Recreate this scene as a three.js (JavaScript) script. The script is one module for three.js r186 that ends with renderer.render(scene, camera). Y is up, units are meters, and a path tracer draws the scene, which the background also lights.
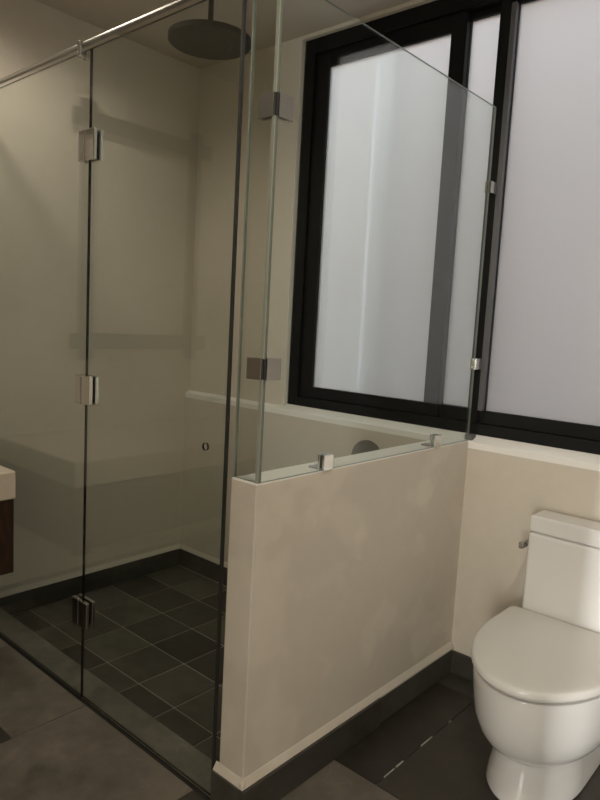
import * as THREE from 'three';
import { mergeGeometries } from 'three/addons/utils/BufferGeometryUtils.js';
import { RoundedBoxGeometry } from 'three/addons/geometries/RoundedBoxGeometry.js';
import { RectAreaLightUniformsLib } from 'three/addons/lights/RectAreaLightUniformsLib.js';
import { ImprovedNoise } from 'three/addons/math/ImprovedNoise.js';

// ---------------------------------------------------------------- camera, sky, sun, exposure
const scene = new THREE.Scene();
const camera = new THREE.PerspectiveCamera(62.47, 600 / 800, 0.02, 60);
camera.position.set(0, 1.4, 0);
camera.rotation.set(-0.116703, 0.719376, 0.053558, 'YXZ');
scene.add(camera);

const renderer = new THREE.WebGLRenderer();
renderer.toneMapping = THREE.LinearToneMapping;
renderer.toneMappingExposure = 1.34;
renderer.shadowMap.enabled = true;

scene.background = new THREE.Color().setRGB(1.8, 1.96, 2.24);      // even bright sky over the light well

// daylight through the curtained window of the room behind the camera
RectAreaLightUniformsLib.init();
const day = new THREE.RectAreaLight(new THREE.Color().setRGB(1, 0.955, 0.87), 12, 0.9, 2.0);
day.position.set(1.0, 1.15, 3.44);
scene.add(day);
// added slit light at the curtain gap, gives the toilet its bright band
const gap = new THREE.RectAreaLight(new THREE.Color().setRGB(1, 0.99, 0.97), 1050, 0.07, 0.9);
gap.position.set(0.385, 0.56, 3.5);
scene.add(gap);

// ---------------------------------------------------------------- helpers
const noise = new ImprovedNoise();
let seed = 7;
const rnd = () => { seed = (seed * 1664525 + 1013904223) >>> 0; return seed / 4294967296; };
const fbm = (x, y, z, oct = 4) => { let s = 0, a = 0.5, f = 1; for (let i = 0; i < oct; i++) { s += a * noise.noise(x * f, y * f, z); a *= 0.5; f *= 2; } return s; };
const clamp = (v, a, b) => Math.min(b, Math.max(a, v));
const smooth = (a, b, v) => { const t = clamp((v - a) / (b - a), 0, 1); return t * t * (3 - 2 * t); };

const used = {};
function numbered(name) { const n = used[name] ?? 0; used[name] = n + 1; return n ? `${name}_${String(n).padStart(3, '0')}` : name; }
function shade(o) { o.traverse((m) => { if (m.isMesh) { m.castShadow = true; m.receiveShadow = true; } }); return o; }
function part(name, geo, mat, parent) { const m = new THREE.Mesh(geo, mat); m.name = name; m.castShadow = m.receiveShadow = true; parent.add(m); return m; }
function thing(name, label, category, group, pos = [0, 0, 0]) {
  const g = new THREE.Group(); g.name = numbered(name); g.position.set(...pos); g.userData = { label, category }; if (group) g.userData.group = group; scene.add(g); return g;
}
function struct(name, geo, mat, label, category = 'wall') {
  const m = geo ? new THREE.Mesh(geo, mat) : new THREE.Group(); m.name = name; m.castShadow = m.receiveShadow = true;
  m.userData = { kind: 'structure', label, category }; scene.add(m); return m;
}
// uv in metres from positions, by the way each face points
function uvm(geo, s = 1, ox = 0, oy = 0) {
  const g = geo.index ? geo.toNonIndexed() : geo, p = g.attributes.position, n = g.attributes.normal, uv = new Float32Array(p.count * 2);
  for (let i = 0; i < p.count; i++) {
    const ax = Math.abs(n.getX(i)), ay = Math.abs(n.getY(i)), az = Math.abs(n.getZ(i));
    const [u, v] = ax >= ay && ax >= az ? [p.getZ(i), p.getY(i)] : ay >= az ? [p.getX(i), p.getZ(i)] : [p.getX(i), p.getY(i)];
    uv[2 * i] = u * s + ox; uv[2 * i + 1] = v * s + oy;
  }
  g.setAttribute('uv', new THREE.BufferAttribute(uv, 2)); return g;
}
function box(x0, x1, y0, y1, z0, z1) { return uvm(new THREE.BoxGeometry(x1 - x0, y1 - y0, z1 - z0).translate((x0 + x1) / 2, (y0 + y1) / 2, (z0 + z1) / 2)); }
function rbox(x0, x1, y0, y1, z0, z1, r = 0.004, seg = 2) {
  return uvm(new RoundedBoxGeometry(x1 - x0, y1 - y0, z1 - z0, seg, r).translate((x0 + x1) / 2, (y0 + y1) / 2, (z0 + z1) / 2));
}
const merge = (list) => mergeGeometries(list);
// prism: outline [[a,b]...] extruded; map(a,b,t) -> [x,y,z]
function prism(outline, t0, t1, map) {
  const sh = new THREE.Shape(outline.map(([a, b]) => new THREE.Vector2(a, b)));
  const g = new THREE.ExtrudeGeometry(sh, { depth: t1 - t0, bevelEnabled: false, curveSegments: 1 });
  const p = g.attributes.position;
  for (let i = 0; i < p.count; i++) p.setXYZ(i, ...map(p.getX(i), p.getY(i), p.getZ(i) + t0));
  // keep outward winding
  const a = new THREE.Vector3(...map(1, 0, 0)).sub(new THREE.Vector3(...map(0, 0, 0))), b = new THREE.Vector3(...map(0, 1, 0)).sub(new THREE.Vector3(...map(0, 0, 0))), c = new THREE.Vector3(...map(0, 0, 1)).sub(new THREE.Vector3(...map(0, 0, 0)));
  if (a.cross(b).dot(c) < 0) for (let i = 0; i < p.count; i += 3) { const t = [p.getX(i), p.getY(i), p.getZ(i)]; p.setXYZ(i, p.getX(i + 1), p.getY(i + 1), p.getZ(i + 1)); p.setXYZ(i + 1, ...t); }
  g.clearGroups(); g.computeVertexNormals(); return uvm(g);
}
function bar(a, b, r, seg = 16) {
  const A = new THREE.Vector3(...a), B = new THREE.Vector3(...b), d = B.clone().sub(A), g = new THREE.CylinderGeometry(r, r, d.length(), seg);
  g.applyQuaternion(new THREE.Quaternion().setFromUnitVectors(new THREE.Vector3(0, 1, 0), d.normalize())).translate((A.x + B.x) / 2, (A.y + B.y) / 2, (A.z + B.z) / 2);
  return g.toNonIndexed();
}

// ---------------------------------------------------------------- textures and materials
function texture(n, fn, srgb = true) {
  const d = new Uint8Array(n * n * 4);
  for (let j = 0; j < n; j++) for (let i = 0; i < n; i++) { const c = fn(i / n, j / n); d.set([clamp(c[0], 0, 255), clamp(c[1], 0, 255), clamp(c[2], 0, 255), 255], (j * n + i) * 4); }
  const t = new THREE.DataTexture(d, n, n); t.wrapS = t.wrapT = THREE.RepeatWrapping; t.magFilter = THREE.LinearFilter; t.minFilter = THREE.LinearMipmapLinearFilter; t.generateMipmaps = true;
  if (srgb) t.colorSpace = THREE.SRGBColorSpace; t.needsUpdate = true; return t;
}
const rep = (t, r, ox = 0, oy = 0) => { const c = t.clone(); c.repeat.set(r, r); c.offset.set(ox, oy); c.needsUpdate = true; return c; };
// tileable noise
const tfbm = (u, v, f, z, oct = 4) => {
  const w = (a, b) => fbm(a * f, b * f, z, oct), bu = u, bv = v;
  return w(u, v) * (1 - bu) * (1 - bv) + w(u - 1, v) * bu * (1 - bv) + w(u, v - 1) * (1 - bu) * bv + w(u - 1, v - 1) * bu * bv;
};
const plasterCol = texture(512, (u, v) => { const a = tfbm(u, v, 4, 1.3), b = tfbm(u, v, 30, 5.1, 3), k = 1 + 0.05 * a + 0.03 * b; return [240 * k, 236 * k, 229 * k]; });
const plasterBump = texture(512, (u, v) => { const a = 128 + 90 * tfbm(u, v, 9, 2.2, 3) + 70 * tfbm(u, v, 50, 8.2, 3); return [a, a, a]; }, false);
// half wall: cloudy repaint blotches with outlines of their own
const blotchCol = texture(512, (u, v) => {
  const a = tfbm(u, v, 5, 3.7, 4), b = tfbm(u, v, 9, 9.1, 5), k = 0.98 + 0.035 * smooth(0.02, 0.1, a) + 0.02 * smooth(0.07, 0.13, b) + 0.03 * tfbm(u, v, 40, 2.5, 3);
  return [240 * k, 236 * k, 229 * k];
});
const slateCol = texture(512, (u, v) => {
  const a = tfbm(u, v, 4, 6.3, 5), b = tfbm(u, v, 14, 1.9, 5), c = Math.abs(tfbm(u + 0.02 * b, v, 5, 4.4, 4)), k = 0.88 + 0.34 * a + 0.26 * b + 0.07 * smooth(0.012, 0, c);
  return [240 * k, 236 * k, 228 * k];
});
const slateBump = texture(512, (u, v) => { const a = 128 + 120 * tfbm(u, v, 8, 7.7, 5) + 40 * tfbm(u, v, 40, 3.3, 3); return [a, a, a]; }, false);
const woodCol = texture(512, (u, v) => { const g = tfbm(u, v, 3, 2.9, 3), s = Math.sin((u * 26 + g * 7) * 6.283) * 0.5 + 0.5, f = tfbm(u * 1, v, 60, 4.1, 2), k = 0.75 + 0.3 * s + 0.25 * f; return [150 * k, 112 * k, 84 * k]; });

const std = (o) => new THREE.MeshStandardMaterial(o), phys = (o) => new THREE.MeshPhysicalMaterial(o);
const lin = (r, g, b) => new THREE.Color().setRGB(r, g, b);
const M = {
  plaster: std({ color: lin(0.75, 0.717, 0.655), map: rep(plasterCol, 0.7), bumpMap: rep(plasterBump, 0.8), bumpScale: 0.0015, roughness: 0.9 }),
  half: std({ color: lin(0.75, 0.717, 0.655), map: rep(blotchCol, 0.5, 0.31, 0.17), bumpMap: rep(plasterBump, 0.8), bumpScale: 0.0015, roughness: 0.85 }),
  rawPlaster: std({ color: lin(0.9, 0.885, 0.845), bumpMap: rep(plasterBump, 3), bumpScale: 0.004, roughness: 0.95 }),
  ceiling: std({ color: lin(0.64, 0.6, 0.545), map: rep(plasterCol, 0.5), roughness: 0.95 }),
  grout: std({ color: lin(0.16, 0.15, 0.13), roughness: 0.95 }),
  showerGrout: std({ color: lin(0.42, 0.4, 0.35), roughness: 0.95 }),
  whiteGrout: std({ color: lin(0.42, 0.41, 0.37), roughness: 0.95 }),
  blackAlu: phys({ color: lin(0.006, 0.006, 0.006), roughness: 0.5, specularIntensity: 0.45 }),
  greyAlu: phys({ color: lin(0.11, 0.11, 0.115), roughness: 0.45 }),
  frosted: phys({ color: lin(0.9, 0.92, 0.93), roughness: 0.82, transmission: 1, thickness: 0, ior: 1.3, bumpMap: rep(plasterBump, 6), bumpScale: 0.0006 }),
  glass: phys({ color: lin(0.94, 0.962, 0.945), roughness: 0, transmission: 1, thickness: 0, ior: 1.52 }),
  edgeDark: phys({ color: lin(0.012, 0.014, 0.01), roughness: 0.25 }),
  edgeLight: phys({ color: lin(0.24, 0.28, 0.23), roughness: 0.3, transmission: 0.5, thickness: 0 }),
  chrome: phys({ color: lin(0.62, 0.61, 0.59), roughness: 0.16, metalness: 1 }),
  brushed: phys({ color: lin(0.33, 0.32, 0.3), roughness: 0.32, metalness: 1 }),
  clearSeal: phys({ color: lin(0.52, 0.54, 0.47), roughness: 0.3, transmission: 0.45, thickness: 0 }),
  gasket: std({ color: lin(0.02, 0.02, 0.018), roughness: 0.6 }),
  darkMetal: phys({ color: lin(0.022, 0.021, 0.019), roughness: 0.5 }),
  porcelain: phys({ color: lin(0.74, 0.73, 0.705), roughness: 0.09, ior: 1.5, clearcoat: 0.5, clearcoatRoughness: 0.04 }),  // tone kept below true white to carry the shade on the toilet
  lid: phys({ color: lin(0.73, 0.715, 0.68), roughness: 0.22, ior: 1.5 }),
  darkWood: std({ color: lin(0.13, 0.10, 0.085), map: rep(woodCol, 1.2), roughness: 0.5 }),
  greyWood: std({ color: lin(0.1, 0.09, 0.08), map: rep(woodCol, 1.2), roughness: 0.7 }),
  stone: phys({ color: lin(0.72, 0.66, 0.57), map: rep(plasterCol, 2), roughness: 0.35 }),
  terrace: std({ color: lin(0.3, 0.285, 0.26), map: rep(plasterCol, 0.6), roughness: 0.9 }),
  lampFace: std({ color: lin(0.9, 0.88, 0.84), emissive: lin(1, 0.87, 0.68), emissiveIntensity: 3, roughness: 0.5 }),
  curtain: phys({ color: lin(0.85, 0.83, 0.78), roughness: 1, transmission: 0.5, thickness: 0 }),
  outWall: std({ color: lin(0.74, 0.68, 0.64), map: rep(plasterCol, 0.4), roughness: 0.95 }),
  outGround: std({ color: lin(0.2, 0.24, 0.3), roughness: 0.95 }),
  door: std({ color: lin(0.18, 0.12, 0.08), map: rep(woodCol, 0.8), roughness: 0.5 }),
};
const slate = (r, g, b, rough = 0.45, spread = 0.2) => Array.from({ length: 4 }, (_, i) => phys({ color: lin(r, g, b).multiplyScalar(0.96 - 1.5 * spread + spread * i), map: rep(slateCol, 1.1, i * 0.27, i * 0.41), bumpMap: rep(slateBump, 1.1, i * 0.27, i * 0.41), bumpScale: 0.002, roughness: rough }));
M.taupe = slate(0.36, 0.328, 0.285, 0.5);
M.dark = slate(0.068, 0.062, 0.052, 0.4);
M.shower = slate(0.125, 0.12, 0.104, 0.5, 0.32);
M.skirt = slate(0.12, 0.117, 0.104, 0.5);
M.threshold = slate(0.44, 0.425, 0.38, 0.5);

// ---------------------------------------------------------------- room shell
const XL = -2.98, ZW = -2.40, ZU = -2.43, ZG = -1.214, HX = -1.20, HX0 = -1.300, HT = 0.968, CEIL = 2.745, XR = 0.85, ZF = 0.40, YS = -0.06;
const WX0 = -2.235, WX1 = -0.18, WY0 = 0.988, WY1 = 2.728, T = 0.14;

// ceiling
struct('ceiling', box(XL - T, XR + T, CEIL, CEIL + T, ZU - T, ZF + T), M.ceiling, 'dim beige plaster ceiling of the bathroom', 'ceiling');
// left wall
struct('wall_left', box(XL - T, XL, -0.2, CEIL, ZU - T, ZF + T), M.plaster, 'beige plaster wall at the left, running behind the shower and the vanity');
// window wall: thick below, thinner above the ledge
{
  const lower = prism([[ZU - T, -0.2], [ZW, -0.2], [ZW, 0.94], [ZU - T, 0.94]], XL, XR + T, (z, y, x) => [x, y, z]);
  const up = [box(XL, WX0, 0.94, CEIL, ZU - T, ZU), box(WX1, XR + T, 0.94, CEIL, ZU - T, ZU), box(WX0, WX1, WY1, CEIL, ZU - T, ZU)];
  struct('wall_back', merge([lower, ...up]), M.plaster, 'beige plaster wall with the black framed window, behind the toilet');
  // pale raw plaster ledge
  const ledge = prism([[ZU - T, 0.94], [ZW, 0.94], [ZW, 0.964], [ZW - 0.006, 0.968], [ZU - 0.025, WY0 + 0.002], [ZU - T, WY0 + 0.002]], XL, XR, (z, y, x) => [x, y, z]);
  struct('trim_1', ledge, M.rawPlaster, 'pale rough plaster ledge running under the window', 'ledge');
  const reveal = prism([[WX0 - 0.004, ZU + 0.001], [WX0, ZU + 0.003], [WX0 + 0.006, ZU - 0.04], [WX0 - 0.004, ZU - 0.04]], WY0, WY1, (x, z, y) => [x, y, z]);
  struct('trim_2', reveal, M.rawPlaster, 'narrow pale plaster reveal up the left side of the window', 'reveal');
}
// right wall and the wall behind the camera with a doorway
struct('wall_right', box(XR, XR + T, -0.2, CEIL, ZU, ZF), M.plaster, 'beige plaster wall at the right, outside the picture');
const DX0 = -0.55, DX1 = 0.35, DH = 2.12;
struct('wall_front', merge([box(XL, DX0, -0.2, CEIL, ZF, ZF + T), box(DX1, XR + T, -0.2, CEIL, ZF, ZF + T), box(DX0, DX1, DH, CEIL, ZF, ZF + T), box(DX0, DX1, -0.2, 0, ZF, ZF + T)]), M.plaster, 'beige plaster wall with the doorway, outside the picture');
// half wall
{
  const g = [rbox(HX0, HX, -0.2, HT, ZW - 0.01, ZG, 0.004, 2)];
  struct('wall_half', merge(g), M.half, 'low beige half wall between the shower and the toilet, patchily painted', 'half wall');
}
struct('trim_6', rbox(HX0 + 0.004, HX - 0.0005, HT - 0.004, HT + 0.0015, ZW, ZG - 0.0005, 0.001, 1), M.rawPlaster, 'pale plaster cap on top of the half wall', 'cap');
// sloped plaster lip above the skirting of the half wall
{
  const lip = (pts, t0, t1, map) => prism(pts, t0, t1, map);
  const o = [[0, 0.095], [0.0135, 0.095], [0.0135, 0.108], [0.002, 0.126], [0, 0.128]];
  const gs = [lip(o, ZW, ZG + 0.014, (a, y, z) => [HX + a, y, z]), lip(o, HX0 - 0.010, HX + 0.012, (a, y, x) => [x, y, ZG + a])];
  struct('trim_3', merge(gs), M.half, 'sloped plaster lip along the foot of the half wall, above its dark skirting', 'plaster lip');
  const o2 = [[0, 0.036], [0.0115, 0.036], [0.0115, 0.047], [0.001, 0.066], [0, 0.068]];
  struct('trim_4', merge([lip(o2, ZW, ZG - 0.11, (a, y, z) => [XL + a, y, z]), lip(o2, XL, HX0, (a, y, x) => [x, y, ZW + a])]), M.plaster, 'pale plaster lip above the dark skirting inside the shower', 'plaster lip');
}
// skirting tiles
function skirting(name, label, pieces) {
  const g = struct(name, null, null, label, 'skirting');
  pieces.forEach(([x0, x1, y0, y1, z0, z1], i) => part('skirting_tile', rbox(x0, x1, y0, y1, z0, z1, 0.0025, 1), M.skirt[i % 4], g));
  return g;
}
skirting('baseboard_half', 'dark slate skirting along the foot of the half wall', [
  [HX, HX + 0.022, 0.001, 0.106, -1.868, ZG + 0.018], [HX, HX + 0.014, 0.001, 0.103, ZW + 0.013, -1.871], [HX0 - 0.012, HX + 0.0215, 0.001, 0.106, ZG, ZG + 0.0175]]);
skirting('baseboard_back', 'dark slate skirting under the window wall, behind the toilet', [[HX + 0.002, -0.62, 0.001, 0.094, ZW, ZW + 0.012], [-0.618, -0.02, 0.001, 0.094, ZW, ZW + 0.012], [-0.018, XR, 0.001, 0.094, ZW, ZW + 0.012]]);
skirting('baseboard_shower', 'dark slate skirting low inside the shower', [
  [XL, XL + 0.012, YS + 0.001, 0.044, -1.93, ZG - 0.112], [XL, XL + 0.012, YS + 0.001, 0.044, ZW + 0.013, -1.932],
  [XL, -2.40, YS + 0.001, 0.044, ZW, ZW + 0.012], [-2.398, -1.80, YS + 0.001, 0.044, ZW, ZW + 0.012], [-1.798, HX0, YS + 0.001, 0.044, ZW, ZW + 0.012], [HX0 - 0.012, HX0, YS + 0.001, 0.044, ZW + 0.013, ZG - 0.112]]);
skirting('baseboard_left', 'dark slate skirting under the vanity at the left wall', [[XL, XL + 0.012, 0.001, 0.094, ZG + 0.01, -0.2], [XL, XL + 0.012, 0.001, 0.094, -0.198, ZF]]);

// bathroom floor: slate tiles on a grout bed, each tile a mesh
{
  const f = struct('floor', merge([box(XL, XR, -0.2, -0.004, ZG - 0.005, ZF), box(HX, XR, -0.2, -0.004, ZW, ZG - 0.005)]), M.grout, 'bathroom floor of large slate tiles, taupe and near black', 'floor');
  const gap = 0.0025;
  let k = 0;
  const tile = (x0, x1, z0, z1, dark) => part('floor_tile', rbox(x0 + gap / 2, x1 - gap / 2, -0.0115, 0, z0 + gap / 2, z1 - gap / 2, 0.0018, 1), [M.taupe, M.dark, M.skirt][dark][k++ % 4], f);
  // strip along the window wall, then the near black tiles by the toilet
  tile(HX, -1.018, ZW, -2.28, 2); tile(-1.018, -0.418, ZW, -2.28, 1); tile(-0.418, 0.182, ZW, -2.28, 0); tile(0.182, XR, ZW, -2.28, 1);
  tile(HX, -1.018, -2.28, -1.612, 1); tile(-1.018, -0.418, -2.28, -1.612, 1); tile(-0.418, 0.182, -2.28, -1.612, 1); tile(0.182, XR, -2.28, -1.612, 0);
  tile(HX, -0.79, -1.612, -1.01, 0); tile(-0.79, -0.19, -1.612, -1.01, 0); tile(-0.19, XR, -1.612, -1.01, 1);
  tile(-1.39, HX, ZG, -1.01, 1);
  tile(-1.99, -1.39, ZG, -0.61, 0); tile(-1.39, -0.79, -1.01, -0.61, 0); tile(-0.79, -0.19, -1.01, -0.61, 0); tile(-0.19, XR, -1.01, -0.61, 0);
  tile(-2.59, -1.99, ZG, -0.93, 0); tile(XL, -2.59, ZG, -0.93, 0); tile(-2.59, -1.99, -0.93, -0.33, 1); tile(XL, -2.59, -0.93, -0.33, 1);
  const xs = [XL, -2.59, -1.99, -1.39, -0.79, -0.19, 0.41, XR];
  for (let i = 0; i < 7; i++) {
    const zs = i < 2 ? [-0.33, 0.27, ZF] : [-0.61, -0.01, ZF];
    for (let j = 0; j < 2; j++) tile(xs[i], xs[i + 1], zs[j], zs[j + 1], (i * 2 + j) % 3 === 1 ? 1 : 0);
  }
  // scraps of white grout left in the joint beside the toilet
  for (const [z0, z1, w] of [[-1.952, -1.879, 0.005], [-1.769, -1.728, 0.006], [-1.715, -1.659, 0.004], [-2.085, -2.07, 0.004]])
    part('grout_scrap', rbox(-1.0185 - w / 2, -1.0185 + w / 2, -0.006, 0.0012, z0, z1, 0.0008, 1), M.whiteGrout, f);
}
// shower floor: small square tiles, sunk below the bathroom floor
{
  const f = struct('floor_shower', box(XL, HX0, -0.2, YS - 0.0035, ZW, ZG - 0.105), M.showerGrout, 'sunken shower floor of square dark slate tiles with pale joints', 'floor');
  const P = 0.2265, gap = 0.007;
  let n = 0;
  for (let i = -2; i < 7; i++) for (let j = -1; j < 5; j++) {
    const x1 = Math.min(-1.615 - P * i, HX0), x0 = Math.max(-1.615 - P * (i + 1), XL), z1 = Math.min(-1.480 - P * (j) , ZG - 0.105), z0 = Math.max(-1.480 - P * (j + 1), ZW);
    if (x1 - x0 < 0.02 || z1 - z0 < 0.02) continue;
    part('floor_tile', rbox(x0 + gap / 2, x1 - gap / 2, YS - 0.012, YS + (rnd() - 0.5) * 0.0012, z0 + gap / 2, z1 - gap / 2, 0.002, 1), M.shower[Math.floor(rnd() * 4)], f);
    n++;
  }
}
{
  const t = struct('trim_5', rbox(XL, HX0 - 0.012, -0.1, 0.005, ZG - 0.11, ZG + 0.002, 0.002, 1), M.threshold[1], 'grey stone threshold strip under the shower glass', 'threshold');
  part('riser_shade_strip', box(XL + 0.012, HX0 - 0.012, -0.003, 0.0025, ZG + 0.002, ZG + 0.015), M.gasket, t);  // dark strip standing in for the shade in front of the threshold
}

// ---------------------------------------------------------------- outside
{
  // the room behind the camera, with its curtained window
  const bz0 = ZF + T, bz1 = 3.6, bx0 = -1.6, bx1 = 2.2, ox0 = 0.2, ox1 = 1.52, oy0 = 0.1, oy1 = 2.2;
  struct('floor_bedroom', box(bx0, bx1, -0.2, -0.003, bz0, bz1), M.terrace, 'plain floor of the room behind the camera, outside the picture', 'floor');
  struct('ceiling_bedroom', box(bx0 - T, bx1 + T, CEIL, CEIL + T, bz0 + 0.001, bz1 + T), M.ceiling, 'ceiling of the room behind the camera, outside the picture', 'ceiling');
  struct('wall_bedroom_left', box(bx0 - T, bx0, -0.2, CEIL, bz0, bz1 + T), M.plaster, 'left wall of the room behind the camera, outside the picture');
  struct('wall_bedroom_right', box(bx1, bx1 + T, -0.2, CEIL, bz0, bz1 + T), M.plaster, 'right wall of the room behind the camera, outside the picture');
  struct('wall_bedroom_front', merge([box(bx0, ox0, -0.2, CEIL, bz1, bz1 + T), box(ox1, bx1, -0.2, CEIL, bz1, bz1 + T), box(ox0, ox1, -0.2, oy0, bz1, bz1 + T), box(ox0, ox1, oy1, CEIL, bz1, bz1 + T)]), M.plaster, 'window wall of the room behind the camera, outside the picture');
  [[0.16, 0.345, 'narrow sheer white curtain left of the added light gap at the window behind the camera, outside the picture'], [0.425, 1.56, 'wide sheer white curtain right of the added light gap at the window behind the camera, outside the picture']].forEach(([x0, x1, label], n) => {
    const cg = new THREE.PlaneGeometry(x1 - x0, 2.2, 96, 1), cp = cg.attributes.position;
    for (let i = 0; i < cp.count; i++) cp.setZ(i, 0.018 * Math.sin(cp.getX(i) * 58) + 0.008 * Math.sin(cp.getX(i) * 23));
    cg.computeVertexNormals();
    struct(`window_${n + 2}`, cg.translate((x0 + x1) / 2, 1.15, bz1 - 0.06), M.curtain, label, 'curtain');  // curtain panels, parted to frame the added slit light
  });
  const w = thing('light_blocker', 'dark wooden wardrobe added to shade part of the toilet from the room behind the camera, outside the picture', 'light_blocker');  // unseen box added to cut the slit light across the toilet
  part('carcass', rbox(-1.3, -0.02, 0, 2.2, 1.2, 1.75, 0.004, 1), M.door, w);
  for (const x of [-1.29, -0.66]) { const d = part('door', rbox(x, x + 0.627, 0.08, 2.18, 1.752, 1.772, 0.003, 1), M.door, w); part('handle', rbox(x + (x < -1 ? 0.57 : 0.04), x + (x < -1 ? 0.585 : 0.055), 0.95, 1.15, 1.773, 1.79, 0.003, 1), M.brushed, d); }
  struct('added_storey', box(XL - 2, XR + T, CEIL + T + 0.001, 5.4, ZU - T, ZF + T), M.outWall, 'storey added above the bathroom to shade the light well, outside the picture', 'building');  // unseen block added to keep the light well in shade
  struct('light_well_wall', merge([box(-5, 3, 0.1, 3.3, -3.65, -3.45)]), M.outWall, 'pale neighbouring wall behind the frosted window', 'outside wall');
  struct('light_well_side', box(-0.98, -0.6, 0.3, 3.3, -3.45, -2.95), M.outWall, 'pier in the light well outside the frosted window', 'outside wall');
  struct('light_well_pipe', bar([-2.42, 0.3, -3.38], [-2.42, 3.3, -3.38], 0.055, 20), M.rawPlaster, 'pale downpipe in the light well, dimly seen through the frosted window', 'downpipe');
  struct('light_well_floor', box(-5, 3, 0.1, 0.3, -3.45, ZU - T), M.outGround, 'grey ground of the light well outside the frosted window', 'ground');
}

// ---------------------------------------------------------------- window
{
  const w = new THREE.Group(); w.name = 'window_1'; w.userData = { kind: 'structure', label: 'black aluminium sliding window with three frosted panes', category: 'window' }; scene.add(w);
  const zf = -2.452, zb = -2.53;
  const P1 = [-2.088, -1.456, 1.090, 2.59], P2 = [-1.386, -1.241, 1.090, 2.63], P3 = [-1.178, -0.36, 1.087, 2.632];
  // outer frame
  part('frame', merge([rbox(WX0, -2.17, WY0, WY1, zb, zf, 0.003, 1), rbox(WX1 - 0.06, WX1, WY0, WY1, zb, zf, 0.003, 1), rbox(-2.17, WX1 - 0.06, WY0, 1.035, zb, zf, 0.003, 1), rbox(-2.17, WX1 - 0.06, 2.66, WY1, zb, zf, 0.003, 1)]), M.blackAlu, w);
  part('mullion', rbox(-1.241, -1.199, 1.035, 2.66, zb, zf + 0.004, 0.003, 1), M.blackAlu, w);
  const sash = (name, [x0, x1, y0, y1], o, zf2, zb2) => part(name, merge([rbox(o[0], x0, o[2], o[3], zb2, zf2, 0.003, 1), rbox(x1, o[1], o[2], o[3], zb2, zf2, 0.003, 1), rbox(x0, x1, o[2], y0, zb2, zf2, 0.003, 1), rbox(x0, x1, y1, o[3], zb2, zf2, 0.003, 1)]), M.blackAlu, w);
  const s1 = sash('sash', P1, [-2.17, -1.387, 1.035, 2.66], zf - 0.012, zf - 0.04);
  const s2 = sash('sash', P2, [-1.425, -1.241, 1.035, 2.66], zf - 0.042, zf - 0.07);
  const s3 = sash('sash', P3, [-1.189, WX1 - 0.06, 1.035, 2.66], zf - 0.02, zf - 0.05);
  part('bead', rbox(-1.1988, -1.178, 1.088, 2.632, zf - 0.0195, zf + 0.001, 0.002, 1), M.greyAlu, w);
  const pane = (P, z, s) => part('frosted_pane', uvm(new THREE.PlaneGeometry(P[1] - P[0] + 0.01, P[3] - P[2] + 0.01).translate((P[0] + P[1]) / 2, (P[2] + P[3]) / 2, z)), M.frosted, s);
  pane(P1, zf - 0.026, s1); pane(P2, zf - 0.056, s2); pane(P3, zf - 0.035, s3);
}

// ---------------------------------------------------------------- shower glass
// a sheet: outline in its own plane (u across, y up), extruded through its thickness
function sheet(name, outline, thick, toWorld, edge, parent, holes = []) {
  const sh = new THREE.Shape(outline.map((p) => new THREE.Vector2(...p)));
  for (const [hx, hy, r] of holes) { const h = new THREE.Path(); h.absarc(hx, hy, r, 0, Math.PI * 2, true); sh.holes.push(h); }
  const g = new THREE.ExtrudeGeometry(sh, { depth: thick, bevelEnabled: false, curveSegments: 16 });
  g.applyMatrix4(toWorld);
  const m = new THREE.Mesh(g, [M.glass, edge]); m.name = name; m.castShadow = m.receiveShadow = true; parent.add(m); return m;
}
const alongX = (z) => new THREE.Matrix4().makeTranslation(0, 0, z);                                   // u = x, thickness towards +z
const alongZ = (x) => new THREE.Matrix4().makeBasis(new THREE.Vector3(0, 0, 1), new THREE.Vector3(0, 1, 0), new THREE.Vector3(-1, 0, 0)).setPosition(x, 0, 0);   // u = z, thickness towards -x
const GT = 2.244, DXL = -2.033;
const rectO = (a, b, c, d) => [[a, c], [b, c], [b, d], [a, d]];
const zg = ZG - 0.017, zd = ZG + 0.001;        // the strip stands back a little from the door
{
  const p = thing('fixed_glass_screen', 'clear fixed glass panel at the left of the shower front, beside the vanity', 'glass panel');
  sheet('pane', rectO(XL + 0.002, DXL - 0.004, 0.006, GT), 0.008, alongX(zd), M.edgeDark, p);
  part('seal', box(XL + 0.002, DXL - 0.004, 0.0052, 0.010, zd - 0.003, zd + 0.011), M.gasket, p);
}
{
  const d = thing('shower_door', 'clear glass shower door with a small drilled handle hole, hung in the shower front', 'shower door');
  sheet('pane', rectO(DXL, -1.319, 0.014, GT), 0.008, alongX(zd), M.edgeDark, d, [[-1.404, 1.038, 0.011]]);
  part('seal', box(-1.320, -1.314, 0.014, GT, zd - 0.001, zd + 0.009), M.gasket, d);
  // three hinges: the leaf that bears on the door and the one on the fixed panel
  for (const y of [1.94, 1.133, 0.333]) {
    const h = part('hinge', rbox(DXL - 0.006, DXL + 0.048, y - 0.05, y + 0.05, zd + 0.0085, zd + 0.0225, 0.004, 2), M.chrome, d);
    part('fixed_leaf', rbox(DXL - 0.048, DXL - 0.0085, y - 0.05, y + 0.05, zd + 0.0085, zd + 0.0225, 0.004, 2), M.chrome, h);
    part('knuckle', rbox(DXL - 0.010, DXL - 0.004, y - 0.046, y + 0.046, zd + 0.010, zd + 0.0235, 0.002, 1), M.brushed, h);
    part('inner_leaf', rbox(DXL - 0.048, DXL + 0.048, y - 0.05, y + 0.05, zd - 0.0145, zd - 0.0005, 0.004, 2), M.chrome, h);
  }
}
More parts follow.
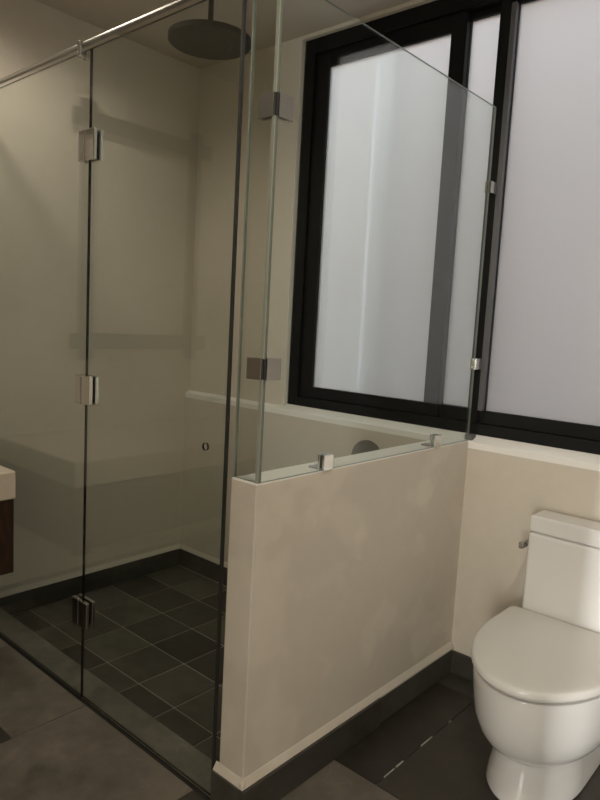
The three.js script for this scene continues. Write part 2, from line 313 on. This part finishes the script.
{
  const s = thing('shower_strip', 'narrow clear glass strip standing on the end of the half wall', 'glass panel');
  sheet('pane', rectO(-1.296, HX - 0.002, HT + 0.002, GT), 0.008, alongX(zg), M.edgeLight, s);
  part('edge_seal', box(-1.3005, -1.2965, HT + 0.002, GT, zg - 0.0005, zg + 0.0085), M.clearSeal, s);
  part('corner_seal', box(HX - 0.0118, HX - 0.0016, HT + 0.002, GT, zg + 0.0083, zg + 0.0115), M.clearSeal, s);
}
{
  const p = thing('half_wall_screen', 'large clear glass screen standing on the half wall in front of the window', 'glass panel');
  sheet('pane', rectO(ZW - 0.005, zg - 0.001, HT + 0.002, GT), 0.008, alongZ(HX - 0.002), M.edgeLight, p);
}
// right-angle glass clamps at the corner
[1.936, 1.274].forEach((y, i) => {
  const c = thing('glass_clamp', i ? 'square chrome corner clamp joining the glass low, near the window foot' : 'square chrome corner clamp joining the glass high, near the shower head', 'clamp', 'corner glass clamps');
  const zo = zg + 0.0085;
  part('plate', rbox(HX - 0.06, HX - 0.006, y - 0.029, y + 0.029, zo, zo + 0.006, 0.001, 1), M.brushed, c);
  part('plate', rbox(HX - 0.0015, HX + 0.0045, y - 0.029, y + 0.029, zg - 0.052, zg + 0.002, 0.001, 1), M.brushed, c);
  part('elbow', merge([rbox(HX - 0.007, HX - 0.0035, y - 0.027, y + 0.027, zo, zo + 0.004, 0.001, 1), rbox(HX - 0.0038, HX + 0.003, y - 0.027, y + 0.027, zg + 0.004, zo + 0.003, 0.001, 1)]), M.gasket, c);
  part('inner_plate', merge([rbox(HX - 0.06, HX - 0.012, y - 0.029, y + 0.029, zg - 0.0065, zg - 0.0005, 0.001, 1), rbox(HX - 0.0170, HX - 0.0105, y - 0.029, y + 0.029, zg - 0.052, zg - 0.0065, 0.001, 1)]), M.brushed, c);
});
// foot clamps on the half wall
[[-1.507, 'small chrome glass clamp on the half wall, nearer the wall end'], [-2.15, 'small chrome glass clamp on the half wall, nearer the window']].forEach(([z, label]) => {
  const c = thing('foot_clamp', label, 'clamp', 'foot clamps on the half wall');
  part('front_plate', rbox(HX - 0.0015, HX + 0.0065, HT + 0.002, HT + 0.048, z - 0.022, z + 0.022, 0.0015, 1), M.chrome, c);
  part('back_plate', rbox(HX - 0.0185, HX - 0.0105, HT + 0.002, HT + 0.048, z - 0.022, z + 0.022, 0.0015, 1), M.chrome, c);
  part('foot', rbox(HX - 0.055, HX - 0.0185, HT + 0.002, HT + 0.007, z - 0.020, z + 0.020, 0.001, 1), M.brushed, c);
});
// clamps that hold the screen to the window frame
[[1.952, 'small chrome glass clamp on the window mullion, the higher one'], [1.275, 'small chrome glass clamp on the window mullion, the lower one']].forEach(([y, label]) => {
  const c = thing('wall_clamp', label, 'clamp', 'clamps on the window mullion');
  part('front_plate', rbox(HX - 0.0015, HX + 0.0065, y - 0.022, y + 0.022, ZW - 0.042, ZW + 0.002, 0.0015, 1), M.chrome, c);
  part('back_plate', rbox(HX - 0.0185, HX - 0.0105, y - 0.022, y + 0.022, ZW - 0.042, ZW + 0.002, 0.0015, 1), M.chrome, c);
});
{
  const c = thing('glass_seal', 'dark grey corner block at the foot of the glass screen, against the window', 'block');
  part('block', rbox(HX - 0.022, HX + 0.012, HT + 0.002, HT + 0.026, ZW - 0.040, ZW - 0.006, 0.003, 1), M.greyAlu, c);
}
// header rail
{
  const r = thing('header_rail', 'chrome stabiliser rail along the top of the shower front', 'rail');
  part('rail_bar', rbox(XL + 0.001, -1.19, GT + 0.016, GT + 0.031, zd - 0.004, zd + 0.012, 0.006, 3), M.brushed, r);
  for (const x of [-2.088, -1.25]) {
    const k = part('rail_clip', merge([rbox(x - 0.010, x + 0.010, GT - 0.020, GT + 0.033, zd + 0.0085, zd + 0.0225, 0.004, 2), rbox(x - 0.010, x + 0.010, GT - 0.022, GT + 0.0075, zd - 0.0125, zd - 0.0005, 0.004, 2)]), M.chrome, r);
    part('set_screw', new THREE.CylinderGeometry(0.005, 0.005, 0.004, 14).rotateX(Math.PI / 2).translate(x, GT - 0.010, zd + 0.0235), M.brushed, k);
  }
}
// rain shower head
{
  const s = thing('rain_shower', 'large round dark rain shower head on a ceiling pipe', 'shower head');
  const cx = -2.155, cz = -1.8, R = 0.165, y0 = 2.482;
  part('disc', new THREE.LatheGeometry([[0.001, 0], [R - 0.004, 0], [R, 0.004], [R, 0.022], [R - 0.012, 0.027], [0.04, 0.033], [0.022, 0.045], [0.001, 0.045]].map((p) => new THREE.Vector2(...p)), 64).translate(cx, y0, cz), M.darkMetal, s);
  part('pipe', bar([cx, y0 + 0.04, cz], [cx, CEIL, cz], 0.0105, 20), M.darkMetal, s);
  part('ceiling_flange', new THREE.LatheGeometry([[0.0105, -0.012], [0.022, -0.011], [0.03, -0.003], [0.03, 0]].map((p) => new THREE.Vector2(...p)), 32).translate(cx, CEIL, cz), M.darkMetal, s);
  const nz = [];
  for (let r = 1; r <= 6; r++) for (let k = 0; k < r * 6; k++) nz.push(new THREE.CylinderGeometry(0.0022, 0.0018, 0.003, 6).toNonIndexed().translate(cx + Math.cos(k / (r * 6) * 6.2832) * r * 0.024, y0 - 0.001, cz + Math.sin(k / (r * 6) * 6.2832) * r * 0.024));
  part('nozzles', merge(nz), M.gasket, s).userData.kind = 'stuff';
}
// mixer plate on the window wall
{
  const v = thing('shower_mixer', 'round dark mixer plate on the wall under the window', 'mixer');
  const cx = -1.683, cy = 0.808, lathe = (pts) => new THREE.LatheGeometry(pts.map((p) => new THREE.Vector2(...p)), 48).rotateX(Math.PI / 2).translate(cx, cy, ZW);
  part('plate', lathe([[0.001, 0.0095], [0.082, 0.0095], [0.086, 0.006], [0.086, 0]]), M.darkMetal, v);
  part('spindle', lathe([[0.001, 0.052], [0.02, 0.052], [0.022, 0.05], [0.022, 0.0095]]), M.darkMetal, v);
  part('lever', rbox(cx - 0.007, cx + 0.007, cy - 0.085, cy - 0.018, ZW + 0.034, ZW + 0.048, 0.004, 2), M.darkMetal, v);
}

// ---------------------------------------------------------------- toilet
{
  const CX = -0.685;
  const t = thing('toilet', 'white one-piece toilet with closed lid beside the half wall', 'toilet', null, [CX, 0, -2.1]);
  const Z0 = -2.1;
  // D shaped outline: straight back at zb, flanks, round front at zf; half width w
  const outline = (w, zb, zf, n = 48, backW = w, corner = 0.03) => {
    const pts = [], nose = Math.min(zf - zb - 0.02, w * 1.68), zc = zf - nose;
    for (let i = 0; i <= n; i++) { const a = -Math.PI / 2 + Math.PI * i / n, s = Math.sin(a), c = Math.cos(a); const e = 1; pts.push([w * Math.sign(s) * Math.pow(Math.abs(s), e), zc + nose * Math.pow(Math.max(c, 0), e)]); }
    pts.push([backW, zb + corner], [backW - corner * 0.3, zb + corner * 0.3], [backW - corner, zb]);
    for (let i = 1; i < 8; i++) pts.push([(backW - corner) * (1 - i / 4), zb]);
    pts.push([-backW + corner, zb], [-backW + corner * 0.3, zb + corner * 0.3], [-backW, zb + corner]);
    return pts;
  };
  function loft(sections, capTop, capBottom) {           // sections: [y, outline]; smooth side, optional caps
    const N = sections[0][1].length, pos = [], idx = [];
    sections.forEach(([y, o]) => o.forEach(([x, z]) => pos.push(x, y, z - Z0)));
    for (let s = 0; s + 1 < sections.length; s++) for (let i = 0; i < N; i++) { const a = s * N + i, b = s * N + (i + 1) % N, c = a + N, d = b + N; idx.push(a, b, d, a, d, c); }
    const cap = (s, up) => { const o = sections[s][1], c = pos.length / 3, cxz = o.reduce((q, p) => [q[0] + p[0] / N, q[1] + p[1] / N], [0, 0]); pos.push(cxz[0], sections[s][0], cxz[1] - Z0); for (let i = 0; i < N; i++) { const a = s * N + i, b = s * N + (i + 1) % N; up ? idx.push(a, b, c) : idx.push(b, a, c); } };
    if (capBottom) cap(0, false); if (capTop) cap(sections.length - 1, true);
    const g = new THREE.BufferGeometry(); g.setAttribute('position', new THREE.Float32BufferAttribute(pos, 3)); g.setIndex(idx); g.computeVertexNormals(); return g;
  }
  const ZB = -2.385;
  const S = [[0, 0.138, -1.82], [0.01, 0.141, -1.815], [0.05, 0.136, -1.826], [0.10, 0.130, -1.842], [0.125, 0.128, -1.848], [0.136, 0.132, -1.842], [0.146, 0.150, -1.82], [0.166, 0.174, -1.793], [0.2, 0.195, -1.768], [0.245, 0.2095, -1.75], [0.30, 0.2165, -1.741], [0.35, 0.220, -1.734], [0.380, 0.2205, -1.733], [0.386, 0.2175, -1.736]];
  part('bowl', loft(S.map(([y, w, f]) => [y, outline(w, ZB, f, 48, Math.min(w, 0.165))]), true, true), M.porcelain, t);
  const ring = (y, k, w = 0.229, f = -1.72, b = -2.272) => [y, outline(w - k, b + k * 0.6, f - k, 48, w - k - 0.001, 0.022)];
  part('seat', loft([ring(0.3865, 0.022), ring(0.388, 0.019), ring(0.392, 0.018), ring(0.3945, 0.022)], true, true), M.lid, t);
  part('lid', loft([ring(0.3965, 0.008), ring(0.399, 0.002), ring(0.406, 0), ring(0.416, 0.001), ring(0.4215, 0.005), ring(0.4245, 0.012), ring(0.426, 0.03), ring(0.427, 0.07), ring(0.4275, 0.13)], true, true), M.lid, t);
  part('tank', rbox(-0.877 - CX, -0.493 - CX, 0.30, 0.706, ZB - Z0, -2.272 - Z0, 0.014, 4), M.porcelain, t);
  part('tank_lid', rbox(-0.874 - CX, -0.496 - CX, 0.7075, 0.767, ZB - 0.003 - Z0, -2.268 - Z0, 0.009, 3), M.porcelain, t);
  const lv = part('flush_lever', rbox(-0.885 - CX, -0.876 - CX, 0.645, 0.668, -2.325 - Z0, -2.300 - Z0, 0.003, 2), M.chrome, t);
  part('lever_arm', rbox(-0.901 - CX, -0.884 - CX, 0.640, 0.664, -2.335 - Z0, -2.255 - Z0, 0.004, 2), M.chrome, lv);
  for (const s of [-1, 1]) part('lid_hinge', rbox(s * 0.09 - 0.022, s * 0.09 + 0.022, 0.384, 0.412, -2.285 - Z0, -2.268 - Z0, 0.004, 2), M.lid, t);
}

// ---------------------------------------------------------------- vanity at the left
const VX = -2.30, VZ0 = -1.09, VZ1 = 0.36;
{
  const c = thing('countertop', 'thick cream stone vanity top at the left edge of the picture', 'countertop');
  part('slab', rbox(XL + 0.001, VX, 0.709, 0.812, VZ0, VZ1, 0.006, 3), M.stone, c);
}
{
  const v = thing('vanity_cabinet', 'dark wooden wall-hung vanity cabinet under the cream stone top', 'vanity');
  part('body', rbox(XL + 0.001, VX - 0.04, 0.435, 0.7085, VZ0 + 0.012, VZ1 - 0.01, 0.003, 1), M.darkWood, v);
  part('stile', rbox(VX - 0.039, VX - 0.008, 0.429, 0.7085, VZ0 + 0.004, VZ0 + 0.075, 0.003, 1), M.darkWood, v);
  part('stile', rbox(VX - 0.039, VX - 0.008, 0.429, 0.7085, VZ1 - 0.075, VZ1 - 0.004, 0.003, 1), M.darkWood, v);
  for (let i = 0; i < 3; i++) {
    const z0 = VZ0 + 0.08 + i * 0.4305, d = part('door', rbox(VX - 0.039, VX - 0.024, 0.44, 0.70, z0, z0 + 0.425, 0.003, 1), M.darkWood, v);
    part('handle', rbox(VX - 0.0235, VX - 0.010, 0.655, 0.667, z0 + 0.14, z0 + 0.29, 0.003, 1), M.darkMetal, d);
  }
}
{
  const f = thing('basin_tap', 'tall slim tap standing on the vanity top, seen mirrored in the shower door', 'tap');
  const x = -2.74, z = 0.10, y = 0.812;
  part('body', bar([x, y, z], [x, y + 0.2, z], 0.022, 24), M.darkMetal, f);
  part('spout', rbox(x - 0.012, x + 0.012, y + 0.135, y + 0.16, z - 0.16, z - 0.015, 0.004, 2), M.darkMetal, f);
  part('lever', rbox(x - 0.006, x + 0.006, y + 0.2, y + 0.212, z - 0.01, z + 0.06, 0.003, 2), M.darkMetal, f);
}
{
  const m = thing('wall_frame', 'wooden wall frame of four crossed bars, seen reflected in the shower door', 'frame');
  const x0 = XL + 0.001, z0 = -0.70, z1 = 0.03, y0 = 1.215, y1 = 2.345, b = 0.078, e = 0.055;
  for (const z of [z0, z1 - b]) part('frame_post', rbox(x0, x0 + 0.02, y0 - e, y1 + e, z, z + b, 0.004, 1), M.greyWood, m);
  for (const y of [y0, y1 - b]) part('frame_rail', rbox(x0 + 0.0205, x0 + 0.038, y, y + b, z0 - e, z1 + e, 0.004, 1), M.greyWood, m);
}

// ---------------------------------------------------------------- ceiling spotlights, outside the picture
for (const [x, z, power, label] of [[-0.3, -0.9, 4.2, 'small round ceiling spotlight in the middle of the room, outside the picture'], [-2.45, -0.9, 2.1, 'small round ceiling spotlight near the vanity wall, outside the picture']]) {
  const L = thing('ceiling_light', label, 'ceiling light', 'ceiling spotlights', [x, CEIL, z]);
  part('rim', new THREE.LatheGeometry([[0.09, -0.001], [0.097, -0.008], [0.108, -0.006], [0.11, 0]].map((p) => new THREE.Vector2(...p)), 32), M.brushed, L);
  part('lamp_face', new THREE.CylinderGeometry(0.09, 0.09, 0.004, 32).translate(0, -0.002, 0), M.lampFace, L);
  const lamp = new THREE.SpotLight(new THREE.Color().setRGB(1, 0.9, 0.75), power, 0, 1.45, 0.35, 2);
  lamp.position.set(0, -0.012, 0); lamp.target.position.set(0, -1, 0); lamp.castShadow = true; lamp.shadow.radius = 5; L.add(lamp, lamp.target);
}

renderer.render(scene, camera);
